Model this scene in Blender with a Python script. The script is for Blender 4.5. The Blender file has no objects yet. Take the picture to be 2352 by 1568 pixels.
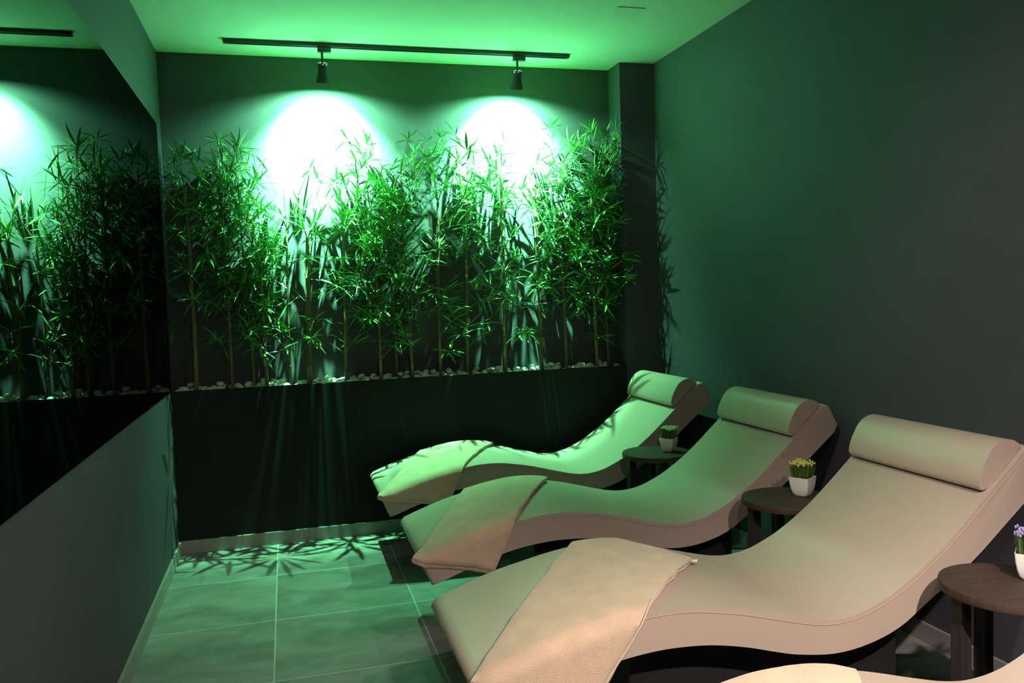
import bpy, bmesh, math, random
from mathutils import Vector, Matrix, Quaternion, noise

R = math.radians
scene = bpy.context.scene
COL = scene.collection
random.seed(7)

# ------------------------------------------------------------------ room numbers (metres)
XR, ZC, D = 2.896, 2.761, 0.184        # right wall, ceiling height, back wall (planter front is Y = 0)
XP = 2.667                             # near face of the corner pillar
ZP = 0.895                             # planter top
YF = -7.2                              # wall behind the camera
SK = 0.073                             # skirting height
CAM = Vector((0.6193, -4.7938, 1.3596))
YAW, PITCH, ROLL, FPX = 0.2661, -0.0565, -0.0337, 1897.94

# ------------------------------------------------------------------ helpers
def tag(o, label=None, cat=None, group=None, kind=None):
    if label: o['label'] = label
    if cat: o['category'] = cat
    if group: o['group'] = group
    if kind: o['kind'] = kind
    return o

def empty(name, loc, label, cat, group=None, rz=0.0):
    o = bpy.data.objects.new(name, None)
    o.empty_display_size = 0.1
    COL.objects.link(o)
    o.location = loc
    o.rotation_euler = (0, 0, rz)
    return tag(o, label, cat, group)

def obj(name, data, mat=None, parent=None, smooth=False):
    """links a bmesh or a (verts, faces) pair as ONE mesh object"""
    me = bpy.data.meshes.new(name)
    if isinstance(data, bmesh.types.BMesh):
        bmesh.ops.recalc_face_normals(data, faces=data.faces)
        data.to_mesh(me); data.free()
    else:
        me.from_pydata(data[0], [], data[1])
    me.validate(); me.update()
    o = bpy.data.objects.new(name, me)
    COL.objects.link(o)
    if mat: me.materials.append(mat)
    if parent: o.parent = parent
    if smooth:
        me.polygons.foreach_set('use_smooth', [True] * len(me.polygons))
        if smooth != 'all':
            try:
                me.set_sharp_from_angle(angle=R(smooth if smooth is not True else 40))
            except Exception:
                pass
    return o

def copy_tree(o, parent=None):
    c = o.copy(); COL.objects.link(c); c.parent = parent
    for ch in list(o.children):
        if ch.type != 'LIGHT':
            copy_tree(ch, c)
    return c

def box(bm, x0, x1, y0, y1, z0, z1, bevel=0.0, seg=2):
    r = bmesh.ops.create_cube(bm, size=1)
    for v in r['verts']:
        v.co = Vector(((x0 + x1) / 2 + v.co.x * (x1 - x0), (y0 + y1) / 2 + v.co.y * (y1 - y0), (z0 + z1) / 2 + v.co.z * (z1 - z0)))
    if bevel > 0:
        es = list({e for v in r['verts'] for e in v.link_edges})
        bmesh.ops.bevel(bm, geom=es, offset=bevel, segments=seg, profile=0.5, affect='EDGES')

def boxes(*args, bevel=0.0):
    bm = bmesh.new()
    for a in args: box(bm, *a, bevel=bevel)
    return bm

def lathe(bm, prof, n=40, close_top=False, close_bot=False, M=None):
    """prof: list of (radius, z)"""
    rings = []
    for r, z in prof:
        ring = []
        for k in range(n):
            a = 2 * math.pi * k / n
            p = Vector((r * math.cos(a), r * math.sin(a), z))
            ring.append(bm.verts.new(M @ p if M else p))
        rings.append(ring)
    for a, b in zip(rings, rings[1:]):
        for k in range(n):
            bm.faces.new((a[k], a[(k + 1) % n], b[(k + 1) % n], b[k]))
    if close_bot: bm.faces.new(rings[0][::-1])
    if close_top: bm.faces.new(rings[-1])
    return rings

def tube(bm, pts, rad, n=8, caps=True):
    pts = [Vector(p) for p in pts]
    rings = []
    up = Vector((0, 0, 1))
    prev = None
    for i, p in enumerate(pts):
        d = (pts[min(i + 1, len(pts) - 1)] - pts[max(i - 1, 0)]).normalized()
        if prev is None:
            s = d.cross(up)
            if s.length < 1e-3: s = d.cross(Vector((1, 0, 0)))
            s.normalize()
        else:
            s = (prev - d * prev.dot(d)).normalized()
        prev = s
        t = d.cross(s)
        r = rad[i] if isinstance(rad, (list, tuple)) else rad
        rings.append([bm.verts.new(p + (s * math.cos(2 * math.pi * k / n) + t * math.sin(2 * math.pi * k / n)) * r) for k in range(n)])
    for a, b in zip(rings, rings[1:]):
        for k in range(n):
            bm.faces.new((a[k], a[(k + 1) % n], b[(k + 1) % n], b[k]))
    if caps:
        bm.faces.new(rings[0][::-1]); bm.faces.new(rings[-1])

# ------------------------------------------------------------------ materials
def mat(name, color, rough=0.6, metal=0.0, spec=0.5, noise_amt=0.0, noise_scale=8.0, noise_stretch=(1, 1, 1),
        bump=0.0, bump_scale=60.0, bump_dist=0.004, sheen=0.0, trans=0.0, coat=0.0):
    m = bpy.data.materials.new(name); m.use_nodes = True
    nt = m.node_tree; N = nt.nodes; L = nt.links
    b = N['Principled BSDF']
    b.inputs['Base Color'].default_value = (*color, 1)
    b.inputs['Roughness'].default_value = rough
    b.inputs['Metallic'].default_value = metal
    b.inputs['Specular IOR Level'].default_value = spec
    if sheen: b.inputs['Sheen Weight'].default_value = sheen
    if coat: b.inputs['Coat Weight'].default_value = coat
    if trans:
        b.inputs['Transmission Weight'].default_value = trans
    tc = N.new('ShaderNodeTexCoord')
    if noise_amt:
        mp = N.new('ShaderNodeMapping'); mp.inputs['Scale'].default_value = noise_stretch
        nz = N.new('ShaderNodeTexNoise'); nz.inputs['Scale'].default_value = noise_scale; nz.inputs['Detail'].default_value = 5
        L.new(tc.outputs['Object'], mp.inputs['Vector']); L.new(mp.outputs[0], nz.inputs['Vector'])
        mx = N.new('ShaderNodeMix'); mx.data_type = 'RGBA'
        lo = [c * (1 - noise_amt) for c in color]; hi = [min(1, c * (1 + noise_amt)) for c in color]
        mx.inputs[6].default_value = (*lo, 1); mx.inputs[7].default_value = (*hi, 1)
        mr = N.new('ShaderNodeMapRange'); mr.inputs['From Min'].default_value = 0.3; mr.inputs['From Max'].default_value = 0.7
        L.new(nz.outputs['Fac'], mr.inputs['Value'])
        L.new(mr.outputs[0], mx.inputs[0]); L.new(mx.outputs[2], b.inputs['Base Color'])
    if bump:
        nb = N.new('ShaderNodeTexNoise'); nb.inputs['Scale'].default_value = bump_scale; nb.inputs['Detail'].default_value = 6
        L.new(tc.outputs['Object'], nb.inputs['Vector'])
        bp = N.new('ShaderNodeBump'); bp.inputs['Strength'].default_value = bump; bp.inputs['Distance'].default_value = bump_dist
        L.new(nb.outputs['Fac'], bp.inputs['Height']); L.new(bp.outputs[0], b.inputs['Normal'])
    return m

WALLC = (0.066, 0.062, 0.074)
M_wall = mat('dark_paint', WALLC, 0.75, spec=0.25, noise_amt=0.06, noise_scale=2.5, bump=0.08, bump_scale=180, bump_dist=0.002)
M_wallp = mat('black_paint', (0.022, 0.023, 0.024), 0.95, spec=0.03, noise_amt=0.06, noise_scale=2.5, bump=0.08, bump_scale=180, bump_dist=0.002)
M_ceil = mat('ceiling_paint', (0.52, 0.52, 0.515), 0.85, spec=0.2, noise_amt=0.02, noise_scale=2, bump=0.05, bump_scale=150, bump_dist=0.002)
M_black = mat('black_metal', (0.012, 0.012, 0.013), 0.45, spec=0.5)
M_base = mat('black_lacquer', (0.012, 0.012, 0.013), 0.55, spec=0.3)
M_chrome = mat('chrome', (0.75, 0.75, 0.75), 0.18, metal=1.0)
M_leather = mat('beige_leather', (0.42, 0.325, 0.268), 0.42, spec=0.45, noise_amt=0.03, noise_scale=3, bump=0.10, bump_scale=320, bump_dist=0.001)
M_piping = mat('leather_piping', (0.36, 0.28, 0.22), 0.45, spec=0.4)
M_towel = mat('beige_terry', (0.605, 0.435, 0.305), 0.95, spec=0.05, noise_amt=0.10, noise_scale=14, noise_stretch=(1, 1, 1), bump=0.55, bump_scale=260, bump_dist=0.004, sheen=0.35)
M_hem = mat('towel_stitching', (0.66, 0.52, 0.38), 0.9, spec=0.1, bump=0.5, bump_scale=400)
M_tag = mat('white_label_fabric', (0.8, 0.8, 0.82), 0.8)
M_wood = mat('dark_stained_wood', (0.046, 0.029, 0.022), 0.55, spec=0.2, noise_amt=0.22, noise_scale=9, noise_stretch=(1, 9, 1), bump=0.06, bump_scale=90)
M_wood2 = mat('black_stained_wood', (0.022, 0.018, 0.017), 0.5, spec=0.4, noise_amt=0.2, noise_scale=9, noise_stretch=(9, 9, 1))
M_pot = mat('white_glazed_ceramic', (0.78, 0.75, 0.71), 0.3, spec=0.5)
M_soil = mat('dark_soil', (0.02, 0.016, 0.012), 0.95, bump=0.6, bump_scale=90)
M_grass = mat('grass_blade', (0.075, 0.15, 0.028), 0.55, noise_amt=0.3, noise_scale=60)
M_flw_y = mat('yellow_green_tips', (0.62, 0.62, 0.12), 0.6, noise_amt=0.25, noise_scale=90)
M_flw_w = mat('pale_green_tips', (0.62, 0.72, 0.50), 0.6, noise_amt=0.25, noise_scale=90)
M_flw_p = mat('lilac_tips', (0.36, 0.26, 0.58), 0.6, noise_amt=0.25, noise_scale=90)
M_pebble = mat('white_stone', (0.66, 0.64, 0.58), 0.28, spec=0.5, noise_amt=0.12, noise_scale=20)
M_gravel = mat('pale_gravel', (0.42, 0.41, 0.38), 0.6, noise_amt=0.4, noise_scale=60, bump=1.0, bump_scale=70, bump_dist=0.01)
M_leaf = mat('bamboo_leaf', (0.085, 0.27, 0.055), 0.34, spec=0.55, noise_amt=0.35, noise_scale=9)
M_twig = mat('green_twig', (0.10, 0.17, 0.04), 0.55, noise_amt=0.2, noise_scale=20)
M_stem = mat('bamboo_cane', (0.16, 0.115, 0.055), 0.5, spec=0.4, noise_amt=0.35, noise_scale=10, noise_stretch=(1, 1, 0.4))
M_node = mat('cane_ring', (0.11, 0.075, 0.035), 0.6)
M_skirt = mat('tile_skirting', (0.26, 0.245, 0.23), 0.38, spec=0.5, noise_amt=0.12, noise_scale=6)
M_plate = mat('patch_paint', (0.50, 0.50, 0.48), 0.85, spec=0.2)

def lamp_mat(name, color, strength):
    m = bpy.data.materials.new(name); m.use_nodes = True
    b = m.node_tree.nodes['Principled BSDF']
    b.inputs['Base Color'].default_value = (*color, 1)
    b.inputs['Emission Color'].default_value = (*color, 1)
    b.inputs['Emission Strength'].default_value = strength
    return m
GREEN = (0.215, 1.0, 0.45)
WARM = (1.0, 0.87, 0.79)
M_lens = lamp_mat('green_led_lens', GREEN, 20)
M_lens_w = lamp_mat('warm_led_lens', WARM, 20)

def mirror_mat():
    m = bpy.data.materials.new('smoked_mirror'); m.use_nodes = True
    nt = m.node_tree
    nt.nodes.remove(nt.nodes['Principled BSDF'])
    g = nt.nodes.new('ShaderNodeBsdfAnisotropic')
    g.inputs['Color'].default_value = (0.20, 0.215, 0.21, 1)
    g.inputs['Roughness'].default_value = 0.0
    nt.links.new(g.outputs[0], nt.nodes['Material Output'].inputs['Surface'])
    return m
M_mirror = mirror_mat()
M_glassedge = mat('glass_edge', (0.10, 0.20, 0.15), 0.15, spec=0.6)

def floor_mat():
    m = bpy.data.materials.new('stone_tile'); m.use_nodes = True
    nt = m.node_tree; N = nt.nodes; L = nt.links; b = N['Principled BSDF']
    tc = N.new('ShaderNodeTexCoord')
    mp = N.new('ShaderNodeMapping'); mp.vector_type = 'TEXTURE'
    mp.inputs['Location'].default_value = (0.5171 - 6.0, -0.5617 - 12.0, 0)
    mp.inputs['Scale'].default_value = (0.6, 0.6, 1)
    L.new(tc.outputs['Object'], mp.inputs['Vector'])
    sp = N.new('ShaderNodeSeparateXYZ'); L.new(mp.outputs[0], sp.inputs[0])
    def M(op, a, bb=None):
        n = N.new('ShaderNodeMath'); n.operation = op
        for i, v in enumerate((a, bb)):
            if v is None: continue
            if isinstance(v, (int, float)): n.inputs[i].default_value = v
            else: L.new(v, n.inputs[i])
        return n.outputs[0]
    half = 0.0028 / 0.6
    ds = []
    for ax in (0, 1):
        f = M('FRACT', sp.outputs[ax])
        ds.append(M('MINIMUM', f, M('SUBTRACT', 1.0, f)))
    d = M('MINIMUM', ds[0], ds[1])
    grout = M('LESS_THAN', d, half)
    cell = N.new('ShaderNodeCombineXYZ')
    L.new(M('FLOOR', sp.outputs[0]), cell.inputs[0]); L.new(M('FLOOR', sp.outputs[1]), cell.inputs[1])
    wn = N.new('ShaderNodeTexWhiteNoise'); wn.noise_dimensions = '3D'; L.new(cell.outputs[0], wn.inputs['Vector'])
    # mottling, shifted tile by tile so that the pattern breaks at the joints
    ad = N.new('ShaderNodeVectorMath'); ad.operation = 'MULTIPLY_ADD'
    L.new(wn.outputs['Color'], ad.inputs[0]); ad.inputs[1].default_value = (9, 9, 9); L.new(mp.outputs[0], ad.inputs[2])
    st = N.new('ShaderNodeMapping'); st.inputs['Scale'].default_value = (1.2, 2.3, 1); L.new(ad.outputs[0], st.inputs[0])
    n1 = N.new('ShaderNodeTexNoise'); n1.inputs['Scale'].default_value = 1.6; n1.inputs['Detail'].default_value = 8; n1.inputs['Roughness'].default_value = 0.62; n1.inputs['Distortion'].default_value = 0.6
    L.new(st.outputs[0], n1.inputs['Vector'])
    cr = N.new('ShaderNodeValToRGB')
    cr.color_ramp.elements[0].position = 0.30; cr.color_ramp.elements[0].color = (0.13, 0.125, 0.117, 1)
    cr.color_ramp.elements[1].position = 0.68; cr.color_ramp.elements[1].color = (0.275, 0.264, 0.25, 1)
    L.new(n1.outputs['Fac'], cr.inputs[0])
    hv = N.new('ShaderNodeHueSaturation'); L.new(cr.outputs[0], hv.inputs['Color'])
    L.new(M('ADD', M('MULTIPLY', wn.outputs['Value'], 0.22), 0.89), hv.inputs['Value'])
    mx = N.new('ShaderNodeMix'); mx.data_type = 'RGBA'
    L.new(grout, mx.inputs[0]); L.new(hv.outputs[0], mx.inputs[6]); mx.inputs[7].default_value = (0.45, 0.435, 0.41, 1)
    L.new(mx.outputs[2], b.inputs['Base Color'])
    b.inputs['Roughness'].default_value = 0.48
    b.inputs['Specular IOR Level'].default_value = 0.35
    bp = N.new('ShaderNodeBump'); bp.inputs['Strength'].default_value = 0.25; bp.inputs['Distance'].default_value = 0.002
    L.new(M('ADD', M('MULTIPLY', n1.outputs['Fac'], 0.3), M('SUBTRACT', 1.0, grout)), bp.inputs['Height'])
    L.new(bp.outputs[0], b.inputs['Normal'])
    return m
M_floor = floor_mat()

# ------------------------------------------------------------------ the room
T = 0.12
def struct(name, bm, m, label=None):
    o = obj(name, bm, m)
    o['kind'] = 'structure'
    if label: o['label'] = label
    return o
struct('floor', boxes((-T, XR + T, YF - T, D + T, -T, 0)), M_floor)
struct('ceiling', boxes((-T, XR + T, YF - T, D + T, ZC, ZC + T)), M_ceil)
struct('wall_back', boxes((-T, XR + T, D, D + T, 0, ZC)), M_wall)
struct('wall_left', boxes((-T, 0, YF, D, 0, ZC)), M_wall)
struct('wall_right', boxes((XR, XR + T, YF, D, 0, ZC)), M_wall)
struct('wall_front', boxes((-T, XR + T, YF - T, YF, 0, ZC)), M_wall)
struct('wall_pillar', boxes((XP, XR, 0.0, D, 0, ZC)), M_wall)
struct('baseboard_left', boxes((0, 0.012, YF, -0.0125, 0, SK), bevel=0.0015), M_skirt)
struct('baseboard_back', boxes((0.0, XR - 0.0125, -0.012, 0, 0, SK), bevel=0.0015), M_skirt)
struct('baseboard_right', boxes((XR - 0.012, XR, YF, -0.0125, 0, SK), bevel=0.0015), M_skirt)

# built-in planter: front wall with its rim, soil bed behind it
pl = empty('planter', (XP / 2, 0.09, 0), 'low built-in black planter wall holding the bamboos along the back of the room', 'planter')
def kid(name, bm, m, par, smooth=False):
    o = obj(name, bm, m, None, smooth); o.parent = par
    o.matrix_parent_inverse = Matrix.Translation(-Vector(par.location))
    return o
kid('front_panel', boxes((0.0, XP, 0.0, 0.02, 0, ZP), bevel=0.002), M_wallp, pl)
kid('planting_bed', boxes((0.002, XP - 0.002, 0.0205, D - 0.002, 0.75, 0.845)), M_soil, pl)

# gravel under the pebbles: nobody could count it
bm = bmesh.new()
nx, ny = 220, 14
vs = [[bm.verts.new((0.012 + (XP - 0.024) * i / nx, 0.024 + (D - 0.03) * j / ny,
       0.862 + 0.010 * noise.noise(Vector((i * 0.9, j * 0.9, 3.1))))) for j in range(ny + 1)] for i in range(nx + 1)]
for i in range(nx):
    for j in range(ny):
        bm.faces.new((vs[i][j], vs[i + 1][j], vs[i + 1][j + 1], vs[i][j + 1]))
g = obj('gravel', bm, M_gravel, smooth='all')
tag(g, 'pale fine gravel filling the planter under the white pebbles', 'gravel', kind='stuff')

# ------------------------------------------------------------------ mirror
bm = bmesh.new()
box(bm, 0.0005, 0.006, -5.6, -0.012, 0.9005, 2.331)
mi = obj('wall_mirror', bm, M_mirror)
mi.data.materials.append(M_glassedge)
for p in mi.data.polygons:
    p.material_index = 0 if p.normal.x > 0.9 else 1
tag(mi, 'large frameless smoked mirror on the left-hand wall reflecting the bamboos', 'mirror')

# ------------------------------------------------------------------ ceiling: patch, rail, spotlights
pt = obj('ceiling_hatch', boxes((2.27, 2.42, -0.93, -0.80, ZC - 0.004, ZC), bevel=0.0015), M_plate)
tag(pt, 'small square cover plate set in the ceiling near the dark corner pillar', 'hatch')

YT = -0.105
rail = empty('lighting_track', (1.335, YT, ZC), 'long black lighting rail fixed to the ceiling above the bamboos', 'track')
def prism(bm, prof, x0, x1):
    a = [bm.verts.new((x0, y, z)) for y, z in prof]; b = [bm.verts.new((x1, y, z)) for y, z in prof]
    n = len(prof)
    for k in range(n):
        bm.faces.new((a[k], a[(k + 1) % n], b[(k + 1) % n], b[k]))
    bm.faces.new(a[::-1]); bm.faces.new(b)
bm = bmesh.new()
w, h = 0.0175, 0.020
prism(bm, [(-w, 0), (w, 0), (w, -h), (0.008, -h), (0.008, -0.010), (-0.008, -0.010), (-0.008, -h), (-w, -h)], -0.945, 0.945)
obj('rail', bm, M_black, rail)
for s in (-1, 1):
    bm = bmesh.new()
    box(bm, s * 0.955 - 0.013, s * 0.955 + 0.013, -0.0178, 0.0178, -0.0205, -0.0003, bevel=0.002)
    obj('end_cap', bm, M_black, rail)

def aim(o, d):
    o.rotation_mode = 'QUATERNION'
    o.rotation_quaternion = Vector(d).to_track_quat('-Z', 'Y')

# light distribution of the lamps: a core thrown at the wall, a wide skirt, a soft pool straight down
LED = (('spotlight_core', 2900.0, 97, 37, 1.0, 0.008),
       ('spotlight_skirt', 225.0, 172, 46, 1.0, 0.005),
       ('spotlight_pool', 185.0, 82, -1, 1.0, 0.005))
def track_spot(x, label, yaw=0.0, tilt=R(16), group='spotlights on the ceiling rail'):
    root = empty('track_spotlight', (x, YT, ZC - 0.0205), label, 'spotlight', group)
    bm = bmesh.new(); box(bm, -0.036, 0.036, -0.015, 0.015, -0.030, -0.0005, bevel=0.003)
    obj('adapter', bm, M_black, root)
    bm = bmesh.new(); tube(bm, [(-0.012, 0, -0.030), (-0.012, 0, -0.090)], 0.0065, 12)
    obj('stem', bm, M_black, root, 40)
    piv = Vector((-0.012, 0, -0.090))
    Mx = Matrix.Translation(piv) @ Matrix.Rotation(yaw, 4, 'Y') @ Matrix.Rotation(tilt, 4, 'X')
    bm = bmesh.new()
    lathe(bm, [(0.0275, -0.006), (0.029, -0.001), (0.029, 0.004), (0.010, 0.010)], 40, True, True, M=Mx)
    obj('ring', bm, M_chrome, root, 40)
    bm = bmesh.new()
    lathe(bm, [(0.020, -0.008), (0.0245, -0.006), (0.0255, -0.03), (0.028, -0.055), (0.034, -0.075), (0.0375, -0.09), (0.0375, -0.098),
               (0.035, -0.098), (0.032, -0.080), (0.026, -0.072)], 40, False, True, M=Mx)
    obj('shade', bm, M_black, root, 40)
    bm = bmesh.new(); lathe(bm, [(0.0275, -0.0745), (0.0275, -0.0735)], 32, True, True, M=Mx)
    obj('lens', bm, M_lens, root)
    src = root.location + Mx @ Vector((0, 0, -0.0865))        # inside the shade: its rim cuts the light off
    for nm, P, size, tilt, blend, rad in LED:
        l = bpy.data.lights.new(nm, 'SPOT'); l.energy = P; l.color = GREEN
        l.spot_size = R(size); l.spot_blend = blend; l.shadow_soft_size = rad
        o = bpy.data.objects.new(nm, l); COL.objects.link(o); o.location = src
        aim(o, (0, math.sin(R(tilt)), -math.cos(R(tilt))))
    return root
track_spot(0.890, 'black spotlight on the ceiling rail, the one nearer the mirror')
track_spot(1.997, 'black spotlight on the ceiling rail, the one nearer the corner pillar')

# ------------------------------------------------------------------ bamboos
leafV, leafF = None, None
def add_leaf(V, F, p, d, n, L, W, curl):
    """a lance-shaped blade folded along its midrib"""
    s = d.cross(n).normalized(); n = s.cross(d).normalized()
    k = len(V)
    V.append(p)
    for t, w in ((0.22, 0.75), (0.5, 1.0), (0.78, 0.62)):
        c = p + d * (L * t) - n * (curl * L * t * t)
        V.append(c + s * (W * w * 0.5) + n * (W * 0.16 * w)); V.append(c); V.append(c - s * (W * w * 0.5) + n * (W * 0.16 * w))
    V.append(p + d * L - n * (curl * L))
    F.append((k, k + 1, k + 2)); F.append((k, k + 2, k + 3))
    for a in (1, 4):
        F.append((k + a, k + a + 3, k + a + 4, k + a + 1)); F.append((k + a + 1, k + a + 4, k + a + 5, k + a + 2))
    F.append((k + 7, k + 10, k + 8)); F.append((k + 8, k + 10, k + 9))

def limit(p):
    x, y, z = p
    y = min(y, D - 0.006)
    x = max(x, 0.014)
    if y > -0.014: x = min(x, XP - 0.008)
    x = min(x, XR - 0.01)
    return (x, y, z)

def rnd_dir(rng, el0, el1, fwd=0.75):
    az = rng.uniform(0, 2 * math.pi); el = R(rng.uniform(el0, el1))
    d = Vector((math.cos(az) * math.cos(el), math.sin(az) * math.cos(el) * fwd, math.sin(el)))
    return d.normalized()

# stretches of the back wall that stay open between the plants
GAPS = ((0.60, 0.73), (0.83, 0.92), (1.40, 1.48), (1.56, 1.65), (1.80, 1.87), (1.97, 2.09))
# a few long low sprays that lean out over the planter's front: plant index, tip of the twig, leaves
SPRAYS = {4: [(0.745, -0.145, 1.60, 13)], 3: [(0.655, -0.115, 1.62, 8)], 1: [(0.480, -0.150, 1.62, 6)], 6: [(0.90, -0.120, 1.60, 9)], 8: [(1.22, -0.15, 1.5, 7)]}
def bamboo(i, x, y, cane_top, tip, rad, z_low, dens, label):
    rng = random.Random(100 + i)
    root = empty('bamboo_plant', (x, y, 0.85), label, 'bamboo', 'bamboos in the planter')
    base = Vector((x, y, 0.85))
    lean = Vector((rng.uniform(-0.03, 0.03), rng.uniform(-0.02, 0.01), 0))
    def on(z):
        t = (z - 0.85) / 1.5
        return Vector((x, y, z)) + lean * (t ** 1.5) + Vector((0.012 * math.sin(3 * t + i), 0.006 * math.sin(4 * t + 2 * i), 0))
    # cane: one tapering tube, swollen at its nodes
    nodes = []
    z = 0.95 + rng.uniform(0, 0.06)
    while z < cane_top - 0.03:
        nodes.append(z); z += rng.uniform(0.10, 0.14)
    rings = [(0.85, 1.0, 0)]
    for z in nodes:
        rings += [(z - 0.006, 1.0, 0), (z - 0.003, 1.14, 1), (z + 0.001, 1.14, 1), (z + 0.004, 0.98, 0)]
    rings.append((cane_top, 0.96, 0))
    bm = bmesh.new()
    tube(bm, [limit(on(z)) for z, s, _ in rings], [rad * s * (1 - 0.28 * (z - 0.85) / (cane_top - 0.85)) for z, s, _ in rings], 12)
    bm.faces.ensure_lookup_table()
    for q in range(len(rings) - 1):
        if rings[q][2] or rings[q + 1][2]:
            for j in range(12): bm.faces[q * 12 + j].material_index = 1
    c = obj('cane', bm, M_stem, root, 60); c.matrix_parent_inverse = Matrix.Translation(-base)
    c.data.materials.append(M_node)
    # twigs and leaves
    V = []; F = []; TW = []
    spots = []
    zz = z_low
    while zz < tip - 0.05:
        t = (zz - z_low) / (tip - z_low)
        nb = 3 if t > 0.15 else 2
        if t < 0.08: nb = rng.choice((1, 2))
        for _ in range(nb):
            if rng.random() < dens: spots.append((zz + rng.uniform(-0.03, 0.03), t))
        zz += 0.074
    for zz, t in spots:
        p0 = on(min(zz, cane_top))
        rise = rng.uniform(0.3, 1.0)
        d = rnd_dir(rng, 15, 60, 0.8)
        d = (d + Vector((0, -0.22, 0))).normalized()
        ln = rng.uniform(0.10, 0.24) * (1.0 - 0.35 * max(0, t - 0.5))
        if zz > cane_top:
            d = (d + Vector((0, 0, 1.2))).normalized(); ln = zz - cane_top + rng.uniform(0.03, 0.1)
        p1 = p0 + d * ln * 0.55 + Vector((0, 0, 0.01)); p2 = p0 + d * ln + Vector((0, 0, -0.02 * rise))
        if p2.y > 0.10: p2.y = 0.10 - rng.uniform(0, 0.05)
        fy = 0.0 if i < 4 else -0.10
        if p2.y < fy: p2.y = fy + rng.uniform(0, 0.06)
        if p2.z > tip: p2.z = tip - rng.uniform(0, 0.06)
        TW.append([limit(p) for p in (p0, p1, p2)])
        for q, nl in ((p2, rng.randint(6, 9)), (p1, rng.randint(2, 4)), (p1.lerp(p2, 0.55), rng.randint(2, 4))):
            if t > 0.72 and q is not p2 and rng.random() < 0.6: continue
            if q.y > -0.035 and any(a < q.x < b for a, b in GAPS) and rng.random() < 0.85: continue
            ax = d.copy()
            for j in range(nl):
                a = (j / max(1, nl - 1) - 0.5) * R(195) + rng.uniform(-0.16, 0.16)
                side = ax.cross(Vector((0, 0, 1)))
                if side.length < 0.1: side = Vector((1, 0, 0))
                side.normalize()
                roll = Quaternion(ax, rng.uniform(-0.9, 0.9))
                v = roll @ (ax * math.cos(a) + side * math.sin(a))
                v = (v + Vector((0, 0, -0.12)) + rnd_dir(rng, -40, 40) * 0.17).normalized()
                n = (Vector((0, 0, 1)) + rnd_dir(rng, -60, 60) * 0.5)
                if abs(v.dot(n.normalized())) > 0.95: n = n + Vector((0.5, 0.3, 0))
                add_leaf(V, F, q, v, n, rng.uniform(0.07, 0.14), rng.uniform(0.009, 0.0145), rng.uniform(0.0, 0.30))
    for sx, sy, sz, nl in SPRAYS.get(i, ()):
        p2 = Vector((sx, sy, sz)); p0 = on(sz - 0.06); TW.append([limit(p) for p in (p0, p0.lerp(p2, 0.5) + Vector((0, 0, 0.03)), p2)])
        for j in range(nl):
            a = 2 * math.pi * (j + rng.uniform(-0.3, 0.3)) / nl
            v = Vector((math.cos(a), math.sin(a) - 0.15, rng.uniform(-0.25, 0.2))).normalized()
            add_leaf(V, F, p2 + v * 0.012, v, Vector((0, 0, 1)), rng.uniform(0.09, 0.15), rng.uniform(0.011, 0.016), rng.uniform(0.0, 0.2))
    V = [limit(v) for v in V]
    nleaf = len(F)
    for tw in TW:                       # the twigs that carry the leaves
        k = len(V)
        for p, rr in zip(tw, (0.0026, 0.0021, 0.0012)):
            for j in range(4):
                a = R(90 * j)
                V.append((p[0] + rr * math.cos(a), p[1] + rr * math.sin(a), p[2] - rr * math.cos(a) * 0.5))
        for q in (0, 4):
            for j in range(4):
                F.append((k + q + j, k + q + (j + 1) % 4, k + q + 4 + (j + 1) % 4, k + q + 4 + j))
    c = obj('foliage', (V, F), M_leaf, root); c.matrix_parent_inverse = Matrix.Translation(-base)
    c.data.materials.append(M_twig)
    c.data.polygons.foreach_set('material_index', [0] * nleaf + [1] * (len(F) - nleaf))
    return root

ORD = ['first', 'second', 'third', 'fourth', 'fifth', 'sixth', 'seventh', 'eighth', 'ninth', 'tenth', 'eleventh', 'twelfth', 'thirteenth', 'fourteenth', 'fifteenth', 'sixteenth', 'seventeenth']
#        x,    y,    cane_top, tip, radius, z_low, density
PLANTS = [(0.125, 0.050, 1.98, 2.33, 0.0135, 1.18, 0.62),
          (0.300, 0.100, 1.86, 2.31, 0.010, 1.05, 0.85),
          (0.420, 0.075, 1.80, 2.27, 0.008, 1.15, 0.85),
          (0.500, 0.045, 1.50, 2.14, 0.0115, 1.00, 0.70),
          (0.640, 0.105, 1.78, 2.20, 0.008, 1.20, 0.62),
          (0.745, 0.050, 1.72, 2.16, 0.0170, 1.10, 0.60),
          (0.945, 0.095, 1.72, 2.18, 0.010, 1.05, 0.70),
          (1.130, 0.045, 1.55, 2.28, 0.0095, 1.00, 0.90),
          (1.230, 0.100, 1.85, 2.32, 0.009, 1.15, 0.95),
          (1.322, 0.055, 1.78, 2.24, 0.0105, 1.05, 0.80),
          (1.505, 0.060, 1.92, 2.28, 0.0110, 1.00, 0.66),
          (1.678, 0.090, 1.90, 2.35, 0.0105, 1.05, 0.80),
          (1.896, 0.055, 2.02, 2.30, 0.0120, 1.10, 0.62),
          (2.119, 0.050, 2.06, 2.26, 0.0135, 1.05, 0.72),
          (2.289, 0.095, 1.95, 2.41, 0.0100, 1.20, 1.00),
          (2.480, 0.055, 1.95, 2.42, 0.0115, 1.15, 1.00),
          (2.590, 0.100, 1.75, 2.20, 0.009, 1.05, 0.95)]
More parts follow.
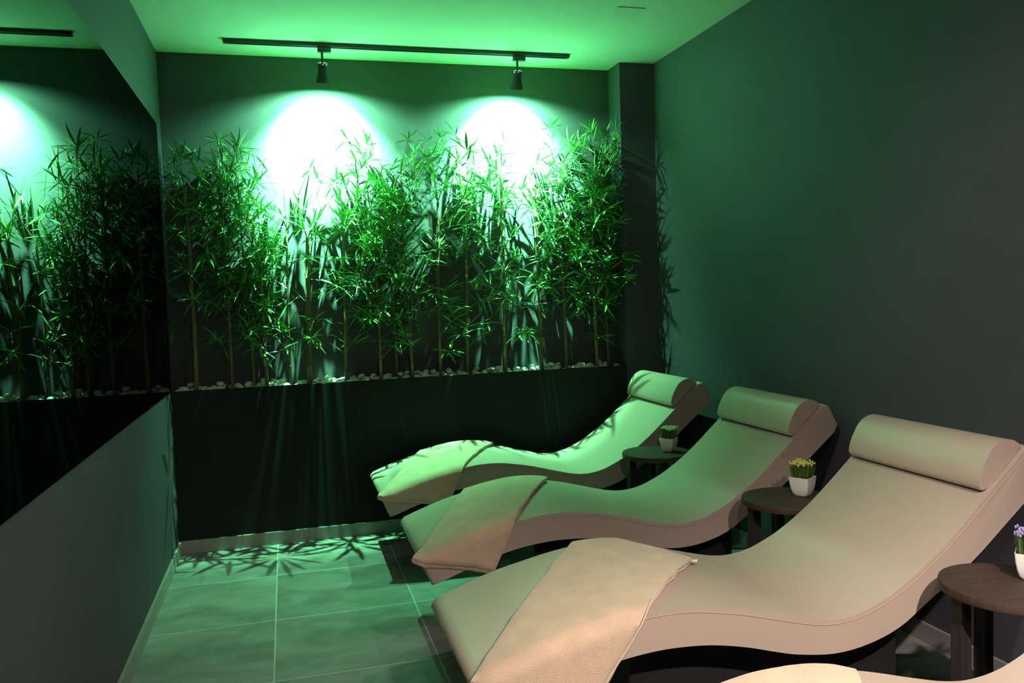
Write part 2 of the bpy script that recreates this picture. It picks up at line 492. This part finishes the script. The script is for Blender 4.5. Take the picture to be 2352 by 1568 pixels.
for i, (x, y, ct, tip, rad, zl, dn) in enumerate(PLANTS):
    if i == 0: lab = 'thin-leaved bamboo with a yellow cane, next to the mirror'
    elif i == len(PLANTS) - 1: lab = 'bushy bamboo closest to the dark corner pillar'
    else: lab = '%s bamboo in the planter row, counting from the mirror' % ORD[i]
    if abs(x - 0.745) < 0.01: lab = 'bamboo with the thickest dark cane, %s from the mirror' % ORD[i]
    if abs(x - 2.119) < 0.01: lab = 'bamboo with a bright yellow cane under the spotlight nearer the pillar'
    bamboo(i, x, y, ct, tip, rad, zl, dn, lab)

# ------------------------------------------------------------------ pebbles
peb = []
for k in range(7):
    rng = random.Random(40 + k)
    bm = bmesh.new(); bmesh.ops.create_icosphere(bm, subdivisions=3, radius=1)
    sx, sy, sz = rng.uniform(0.9, 1.2), rng.uniform(0.75, 0.95), rng.uniform(0.58, 0.75)
    off = Vector((k * 7.3, k * 3.1, 1.7))
    for v in bm.verts:
        f = 1 + 0.22 * noise.noise(v.co * 0.9 + off) + 0.06 * noise.noise(v.co * 2.6 + off)
        v.co = Vector((v.co.x * sx, v.co.y * sy, v.co.z * sz)) * f
    me = bpy.data.meshes.new('pebble'); bm.to_mesh(me); bm.free()
    me.materials.append(M_pebble)
    me.polygons.foreach_set('use_smooth', [True] * len(me.polygons))
    peb.append(me)
rng = random.Random(5)
def pebble(x, y, z, r):
    for px, py, *_ in PLANTS:       # keep clear of the canes
        if (x - px) ** 2 + (y - py) ** 2 < (r * 0.9 + 0.016) ** 2: return
    o = bpy.data.objects.new('pebble', rng.choice(peb)); COL.objects.link(o)
    o.location = (x, y, z); o.scale = (r, r, r)
    o.rotation_euler = (rng.uniform(-0.3, 0.3), rng.uniform(-0.3, 0.3), rng.uniform(0, 6.28))
    tag(o, 'smooth white pebble lying at the foot of the bamboos in the planter', 'pebble', 'white pebbles along the planter')
for row, yy in enumerate((0.046, 0.092, 0.140)):
    x = 0.035 + 0.02 * row
    while x < XP - 0.03:
        r = rng.uniform(0.018, 0.030)
        pebble(x, yy + rng.uniform(-0.006, 0.006), 0.872 + r * 0.55 + row * 0.005, r)
        x += r * 2.02 + rng.uniform(0.0, 0.010)
for k in range(46):
    r = rng.uniform(0.015, 0.023)
    pebble(rng.uniform(0.05, XP - 0.05), rng.uniform(0.055, 0.13), 0.912 + r * 0.25, r)

# ------------------------------------------------------------------ loungers
W = 0.62
TOP = [(1.033, .372), (1.042, .388), (1.085, .406), (1.162, .433), (1.25, .4605), (1.352, .483), (1.43, .4985), (1.505, .509), (1.57, .5115), (1.63, .509), (1.69, .501), (1.80, .479),
       (1.93, .443), (2.023, .420), (2.10, .4135), (2.19, .428), (2.30, .475), (2.41, .545), (2.50, .617), (2.604, .710), (2.735, .827), (2.762, .849)]
BOT = [(1.068, .287), (1.20, .333), (1.354, .380), (1.44, .396), (1.513, .4035), (1.585, .4055), (1.69, .398), (1.80, .376), (1.90, .347), (1.97, .330), (2.08, .3165), (2.19, .327),
       (2.30, .362), (2.40, .425), (2.555, .523), (2.69, .632), (2.836, .753)]
def spline(P, n):
    """Catmull-Rom through P"""
    out = []
    Q = [P[0]] + P + [P[-1]]
    for i in range(1, len(Q) - 2):
        for k in range(n):
            t = k / n
            pt_ = []
            for c in (0, 1):
                a, b, cc, d = (Q[i - 1][c], Q[i][c], Q[i + 1][c], Q[i + 2][c])
                pt_.append(0.5 * (2 * b + (cc - a) * t + (2 * a - 5 * b + 4 * cc - d) * t * t + (3 * b - a - 3 * cc + d) * t ** 3))
            out.append(tuple(pt_))
    out.append(P[-1])
    return out
top_s = spline(TOP, 4); bot_s = spline(BOT, 4)
TX = [p[0] for p in top_s]; TZ = [p[1] for p in top_s]
def topz(x):
    if x <= 1.045: return 0.388
    if x >= TX[-1]: return TZ[-1]
    for i in range(len(TX) - 1):
        if TX[i] <= x <= TX[i + 1]:
            return TZ[i] + (TZ[i + 1] - TZ[i]) * (x - TX[i]) / max(1e-9, TX[i + 1] - TX[i])
    return TZ[-1]

def slab(prof, y0, y1, bevel, seg=4):
    """closed X-Z outline carried along Y, with rounded edges at both sides"""
    bm = bmesh.new()
    a = [bm.verts.new((x, y0, z)) for x, z in prof]; b = [bm.verts.new((x, y1, z)) for x, z in prof]
    n = len(prof)
    for k in range(n):
        bm.faces.new((a[k], a[(k + 1) % n], b[(k + 1) % n], b[k]))
    fa = bm.faces.new(a[::-1]); fb = bm.faces.new(b)
    es = list(fa.edges) + list(fb.edges)
    bmesh.ops.bevel(bm, geom=es, offset=bevel, segments=seg, profile=0.5, affect='EDGES', clamp_overlap=True)
    return bm

def build_lounger(loc, label):
    """local frame: Y = 0 is the near long edge, X and Z as in the room"""
    root = empty('lounger', loc, label, 'lounger', 'wave-shaped loungers along the right-hand wall')
    prof = top_s + [(2.775, .8515), (2.786, .848), (2.795, .838)] + [(2.832, .768), (2.8345, .758), (2.829, .7475)] + bot_s[::-1][1:]
    # drop points that sit too close to one another
    pr = [prof[0]]
    for p in prof[1:]:
        if math.hypot(p[0] - pr[-1][0], p[1] - pr[-1][1]) > 0.006: pr.append(p)
    bm = slab(pr, 0, W, 0.013, 4)
    obj('cushion', bm, M_leather, root, 50)
    # raised seams running along both upper long edges
    for yy, s in ((0.0, -1), (W, 1)):
        bm = bmesh.new()
        pts = []
        for i in range(2, len(top_s) - 1, 2):
            (xa, za), (xb, zb) = top_s[max(0, i - 1)], top_s[min(len(top_s) - 1, i + 1)]
            l = math.hypot(xb - xa, zb - za); nx_, nz_ = -(zb - za) / l, (xb - xa) / l
            pts.append((top_s[i][0] - nx_ * 0.013, yy + s * 0.0003, top_s[i][1] - nz_ * 0.013))
        tube(bm, pts, 0.0012, 6)
        obj('seam_piping', bm, M_piping, root, True)
    # half-round neck roll strapped to the upper backrest
    P = [(2.655, .7585), (2.630, .736), (2.614, .7275), (2.603, .732), (2.5985, .744), (2.601, .764), (2.609, .789), (2.624, .818), (2.640, .843), (2.662, .862), (2.690, .873), (2.715, .874), (2.738, .866), (2.752, .852), (2.752, .8455)]
    P2 = spline(P, 3) + [(2.72, .8165), (2.69, .791)]
    bm = slab(P2, 0.016, W - 0.012, 0.014, 4)
    obj('headrest', bm, M_leather, root, 55)
    # block base standing on the floor under the seat
    bx = [1.50 + 0.055 * k for k in range(17)]
    def botz(x):
        for i in range(len(bot_s) - 1):
            if bot_s[i][0] <= x <= bot_s[i + 1][0]:
                return bot_s[i][1] + (bot_s[i + 1][1] - bot_s[i][1]) * (x - bot_s[i][0]) / max(1e-9, bot_s[i + 1][0] - bot_s[i][0])
        return bot_s[-1][1]
    prof = [(x, botz(x) + 0.004) for x in bx] + [(bx[-1], 0.0), (bx[0], 0.0)]
    bm = slab(prof, 0.11, W - 0.11, 0.004, 1)
    obj('base', bm, M_base, root, 30)
    return root

LY = [-0.763, -1.793, -2.824, -3.850]
LX = [0.0, 0.031, -0.009, 0.048]
LLAB = ['beige wave-shaped lounger farthest back, lit green, pushed against the planter wall',
        'beige wave-shaped lounger second from the planter, a towel hanging across its foot end',
        'beige wave-shaped lounger third from the planter, seat and neck roll wholly in warm light',
        'beige wave-shaped lounger nearest the camera, only its crest and one edge in frame']
L0 = build_lounger((LX[0], LY[0], 0), LLAB[0])
for k in (1, 2, 3):
    c = copy_tree(L0); c.location = (LX[k], LY[k], 0); c['label'] = LLAB[k]

# ------------------------------------------------------------------ towels
def drape(x, t, off):
    """point of the sheet: x along the lounger, t across it (0 = near edge, W = far edge), off above the leather"""
    r = 0.024 + off
    q = r * math.pi / 2
    if t < 0.024:
        s = 0.024 - t
        if s < q:
            a = s / r
            return Vector((x, 0.024 - r * math.sin(a), topz(x) - 0.024 + r * math.cos(a)))
        return Vector((x, 0.024 - r, topz(x) - 0.024 - (s - q)))
    if t > W - 0.024:
        s = t - (W - 0.024)
        if s < q:
            a = s / r
            return Vector((x, W - 0.024 + r * math.sin(a), topz(x) - 0.024 + r * math.cos(a)))
        return Vector((x, W - 0.024 + r, topz(x) - 0.024 - (s - q)))
    return Vector((x, t, topz(x) + off))

def towel(k, nl, dang, length, width, label, seed, lift=0.0, with_tag=False):
    """nl: near-left corner (x, t) of the sheet; dang: angle of its long side from Y; folded once lengthwise"""
    d = Vector((math.sin(R(dang)), math.cos(R(dang)))); n = Vector((d.y, -d.x))
    o0 = Vector(nl)
    nu, nv = 72, 26
    th = 0.0058
    bm = bmesh.new()
    off0 = Vector((seed * 5.1, seed * 2.7, 0))
    def pt(u, v, lay):
        q = o0 + d * (u * length) + n * (v * width)
        wob = noise.noise(Vector((q.x * 4.5, q.y * 4.5, seed))) * 0.5 + noise.noise(Vector((q.x * 13, q.y * 9, seed + 5))) * 0.28
        e = 0.0012 * noise.noise(Vector((u * 11, v * 3, seed + lay)))
        q = q + n * e * 3 + d * 0.002 * noise.noise(Vector((v * 8, lay * 0.3, seed)))
        return drape(q.x, q.y, 0.0032 + lift * lay / 3 + lay * th + max(0, 0.0026 * (wob + 0.55)) * (0.4 + 0.6 * lay / 3))
    # cross-section of the folded sheet: lower layer out, round the fold on the far long side (v = 0), upper layer back
    seq = [(v / nv, 0) for v in range(nv, -1, -1)]
    seq_in = [(v / nv, 1) for v in range(0, nv + 1)]
    rows = []
    for i in range(nu + 1):
        u = i / nu
        lo_b = [bm.verts.new(pt(u, v / nv, 0)) for v in range(nv, -1, -1)]
        fold = []
        for a in (0.30, 0.5, 0.70):
            p = pt(u, 0, 3 * a)
            bul = 0.004 * math.sin(math.pi * a)
            fold.append(bm.verts.new(p - Vector((n.x, n.y * (1 if 0.05 < p.y < W - 0.05 else 0.3), 0)) * bul))
        up_t = [bm.verts.new(pt(u, v / nv, 3)) for v in range(0, nv + 1)]
        up_b = [bm.verts.new(pt(u, v / nv, 1.72)) for v in range(nv, -1, -1)]
        lo_t = [bm.verts.new(pt(u, v / nv, 1.30)) for v in range(0, nv + 1)]
        rows.append(lo_b + fold + up_t + up_b + lo_t)
    m = len(rows[0])
    for a, b in zip(rows, rows[1:]):
        for j in range(m):
            bm.faces.new((a[j], a[(j + 1) % m], b[(j + 1) % m], b[j]))
    n1 = nv + 1
    for row in (rows[0], rows[-1]):
        lo_b, fold, up_t, up_b, lo_t = row[:n1], row[n1:n1 + 3], row[n1 + 3:2 * n1 + 3], row[2 * n1 + 3:3 * n1 + 3], row[3 * n1 + 3:]
        for j in range(nv):   # end caps of both layers
            bm.faces.new((lo_b[j], lo_b[j + 1], lo_t[nv - j - 1], lo_t[nv - j]))
            bm.faces.new((up_t[j], up_t[j + 1], up_b[nv - j - 1], up_b[nv - j]))
        bm.faces.new((lo_b[nv], fold[0], fold[1], lo_t[0]))
        bm.faces.new((fold[1], fold[2], up_t[0], up_b[nv]))
        bm.faces.new((fold[1], up_b[nv], lo_t[0]))
    root = empty('towel', (LX[k], LY[k], 0), label, 'towel', 'folded towels laid across the loungers')
    obj('cloth', bm, M_towel, root, 60)
    # stitched selvedge along the open long side, upper layer
    bm = bmesh.new()
    pts = [pt(i / nu, 1.0, 2.5) + Vector((n.x, n.y, 0)) * 0.0016 for i in range(nu + 1)]
    tube(bm, pts, 0.0024, 6)
    obj('hem', bm, M_hem, root, True)
    if with_tag:
        bm = bmesh.new()
        c = pt(0.985, 1.0, 1.5); s = Vector((n.x, n.y, 0)); e = Vector((d.x, d.y, 0))
        q = [c - e * 0.012, c + e * 0.006, c + e * 0.008 + s * 0.022 + Vector((0, 0, 0.004)), c - e * 0.010 + s * 0.024 + Vector((0, 0, 0.002))]
        vs_ = [bm.verts.new(p) for p in q] + [bm.verts.new(p + Vector((0, 0, 0.0012))) for p in q]
        for f in ((0, 1, 2, 3), (7, 6, 5, 4), (0, 4, 5, 1), (1, 5, 6, 2), (2, 6, 7, 3), (3, 7, 4, 0)):
            bm.faces.new([vs_[j] for j in f])
        tag(obj('care_tag', bm, M_tag, root), 'white care tag')
    return root
towel(0, (1.012, 0.0), 27, 0.86, 0.385, 'folded beige towel across the foot of the green-lit lounger by the planter', 1)
towel(1, (0.998, 0.0), 28.5, 0.86, 0.345, 'folded beige towel half green, across the foot of the second lounger from the planter', 2)
towel(2, (1.030, 0.002), 39, 0.875, 0.373, 'folded beige towel with white care tag, across the third lounger from the planter', 3, with_tag=True)
towel(3, (1.02, 0.0), 28.5, 0.86, 0.36, 'brightly lit cream towel across the lounger nearest the camera', 4, lift=-0.003)

# ------------------------------------------------------------------ side tables
def side_table(loc, label, rz):
    root = empty('side_table', loc, label, 'side table', 'round side tables between the loungers', rz)
    r, z0, z1 = 0.1715, 0.515, 0.540
    bm = bmesh.new()
    lathe(bm, [(r - 0.004, z0), (r - 0.001, z0 + 0.001), (r, z0 + 0.004), (r, z1 - 0.004), (r - 0.001, z1 - 0.001), (r - 0.004, z1)], 96, True, True)
    obj('tabletop', bm, M_wood, root, 40)
    for k, phi in enumerate((88, 178, 268, 358)):
        x, y = 0.128 * math.cos(R(phi - 15)), 0.128 * math.sin(R(phi - 15))
        bm = boxes((-0.018, 0.018, -0.018, 0.018, 0.001, z0 - 0.0005), bevel=0.0015)
        bmesh.ops.transform(bm, matrix=Matrix.Translation((x, y, 0)) @ Matrix.Rotation(R(phi - 15 + 25), 4, 'Z'), verts=bm.verts)
        obj('leg', bm, M_wood2, root)
    return root
t0 = side_table((2.400, -0.972, 0), 'round dark wooden side table beside the green-lit lounger by the planter', R(0))
for loc, lab, rz in (((2.462, -2.015, 0), 'round dark wooden side table under the yellow-tipped potted plant', R(0)),
                     ((2.462, -3.035, 0), 'round dark brown side table nearest the camera, its legs in view', R(0))):
    c = copy_tree(t0); c.location = loc; c.rotation_euler = (0, 0, rz); c['label'] = lab

# ------------------------------------------------------------------ small potted plants
def sq_ring(bm, a, z, cr, n=5):
    """rounded square ring of half-width a"""
    out = []
    for k in range(4):
        cx, cy = (a - cr) * (1 if k in (0, 3) else -1), (a - cr) * (1 if k in (0, 1) else -1)
        for j in range(n + 1):
            t = R(90) * (k + j / n)
            out.append(bm.verts.new((cx + cr * math.cos(t), cy + cr * math.sin(t), z)))
    return out
def potted(loc, rz, label, tips, seed, s=1.0, spread=1.0):
    rng = random.Random(seed)
    root = empty('potted_plant', loc, label, 'potted plant', 'small potted plants on the side tables', rz)
    h = 0.074 * s
    bm = bmesh.new()
    prof = [(0.020, 0.0), (0.024, 0.0015), (0.029, 0.010), (0.034, 0.028), (0.0375, 0.050), (0.0395, h / s), (0.0375, h / s + 0.0005), (0.0355, 0.058), (0.033, 0.056)]
    rings = [sq_ring(bm, a * s, z * s, 0.005 * s if a > 0.025 else 0.008 * s) for a, z in prof]
    m = len(rings[0])
    for a, b in zip(rings, rings[1:]):
        for j in range(m): bm.faces.new((a[j], a[(j + 1) % m], b[(j + 1) % m], b[j]))
    bm.faces.new(rings[0][::-1])
    obj('pot', bm, M_pot, root, 35)
    bm = bmesh.new(); box(bm, -0.0325 * s, 0.0325 * s, -0.0325 * s, 0.0325 * s, 0.050 * s, 0.057 * s)
    obj('soil', bm, M_soil, root)
    V = []; F = []; bt = bmesh.new()
    for k in range(230):
        x, y = rng.uniform(-0.029, 0.029) * s, rng.uniform(-0.029, 0.029) * s
        p = Vector((x, y, 0.056 * s))
        d = Vector((x * 2.4 * spread / s + rng.uniform(-0.12, 0.12), y * 2.4 * spread / s + rng.uniform(-0.12, 0.12), 1)).normalized()
        d = (d + Vector((x * 1.5, y * 1.5, 0))).normalized()
        L_ = rng.uniform(0.064, 0.080) * s
        nn = Vector((rng.uniform(-1, 1), rng.uniform(-1, 1), 0.15))
        add_leaf(V, F, p, d, nn, L_, rng.uniform(0.003, 0.0048) * s, rng.uniform(-0.05, 0.12))
        if k % 2 == 0:
            e = p + d * L_ * 1.0
            Mx = Matrix.Translation(e) @ Matrix.Rotation(rng.uniform(0, 3), 4, 'Z') @ Matrix.Diagonal((0.0032 * s, 0.0032 * s, 0.0055 * s, 1))
            bmesh.ops.create_icosphere(bt, subdivisions=1, radius=1, matrix=Mx)
    obj('grass_blades', (V, F), M_grass, root)
    obj('flower_tips', bt, tips, root)
    return root
potted((2.462, -0.988, 0.5405), R(40), 'small white square pot with pale-tipped grass on the table by the planter', M_flw_w, 1, 0.93)
potted((2.533, -2.012, 0.5405), R(30), 'small white square pot of yellow-tipped grass on a side table', M_flw_y, 2, 1.0)
potted((2.545, -3.030, 0.5405), R(40), 'small white pot with lilac-tipped grass on the table nearest the camera', M_flw_p, 3, 1.0)

# ------------------------------------------------------------------ unseen warm downlights: the first read off table shadows, the others added fills
def downlight(x, y, target, energy, size, label, blend=1.0, rad=0.03):
    root = empty('unseen_downlight', (x, y, ZC), label, 'downlight')
    bm = bmesh.new(); lathe(bm, [(0.055, 0.0), (0.055, -0.004), (0.050, -0.008), (0.040, -0.008), (0.038, -0.003)], 40, True, False)
    obj('trim_ring', bm, M_black, root, 40)
    bm = bmesh.new(); lathe(bm, [(0.037, -0.0042), (0.037, -0.0032)], 32, True, True)
    obj('lens', bm, M_lens_w, root)
    l = bpy.data.lights.new('downlight_beam', 'SPOT'); l.energy = energy; l.color = WARM
    l.spot_size = R(size); l.spot_blend = blend; l.shadow_soft_size = rad
    o = bpy.data.objects.new('downlight_beam', l); COL.objects.link(o)
    o.location = (x, y, ZC - 0.02); aim(o, Vector(target) - o.location)
    return root
downlight(1.65, -5.20, (2.02, -3.90, 0.3), 860, 67, 'round recessed warm downlight in the ceiling above the near lounger')
downlight(0.90, -5.00, (1.5, -4.0, 0.6), 60, 165, 'unseen warm fill lamp added in the ceiling above the walkway')  # added wide fill for the general warm light
downlight(0.35, -3.90, (2.9, -2.95, 0.95), 170, 56, 'unseen warm lamp added close to the mirror to brighten the right-hand wall')  # added lamp, washes the right-hand wall with warm light
downlight(2.30, -4.40, (0.0, -2.15, 0.40), 210, 56, 'unseen warm lamp added close to the right-hand wall to brighten the left-hand wall')  # added lamp, lifts the lower left-hand wall and the floor
# ------------------------------------------------------------------ faint light of the dim room itself
wd = bpy.data.worlds.new('room'); scene.world = wd; wd.use_nodes = True
wd.node_tree.nodes['Background'].inputs[0].default_value = (0.02, 0.02, 0.02, 1)
wd.node_tree.nodes['Background'].inputs[1].default_value = 0.0

# ------------------------------------------------------------------ camera
f = Vector((math.sin(YAW) * math.cos(PITCH), math.cos(YAW) * math.cos(PITCH), math.sin(PITCH)))
r0 = f.cross(Vector((0, 0, 1))).normalized(); u0 = r0.cross(f)
r = math.cos(ROLL) * r0 + math.sin(ROLL) * u0
u = -math.sin(ROLL) * r0 + math.cos(ROLL) * u0
cam = bpy.data.cameras.new('camera'); cam.sensor_width = 36.0; cam.lens = FPX * 36.0 / 2352.0
cam.clip_start = 0.05
co = bpy.data.objects.new('camera', cam); COL.objects.link(co)
co.matrix_world = Matrix(((r.x, u.x, -f.x, CAM.x), (r.y, u.y, -f.y, CAM.y), (r.z, u.z, -f.z, CAM.z), (0, 0, 0, 1)))
scene.camera = co

scene.cycles.max_bounces = 7
scene.cycles.diffuse_bounces = 4
scene.cycles.glossy_bounces = 4
vs = scene.view_settings
vs.view_transform = 'Standard'; vs.look = 'None'; vs.gamma = 1.0; vs.exposure = 0.0
vs.use_curve_mapping = False
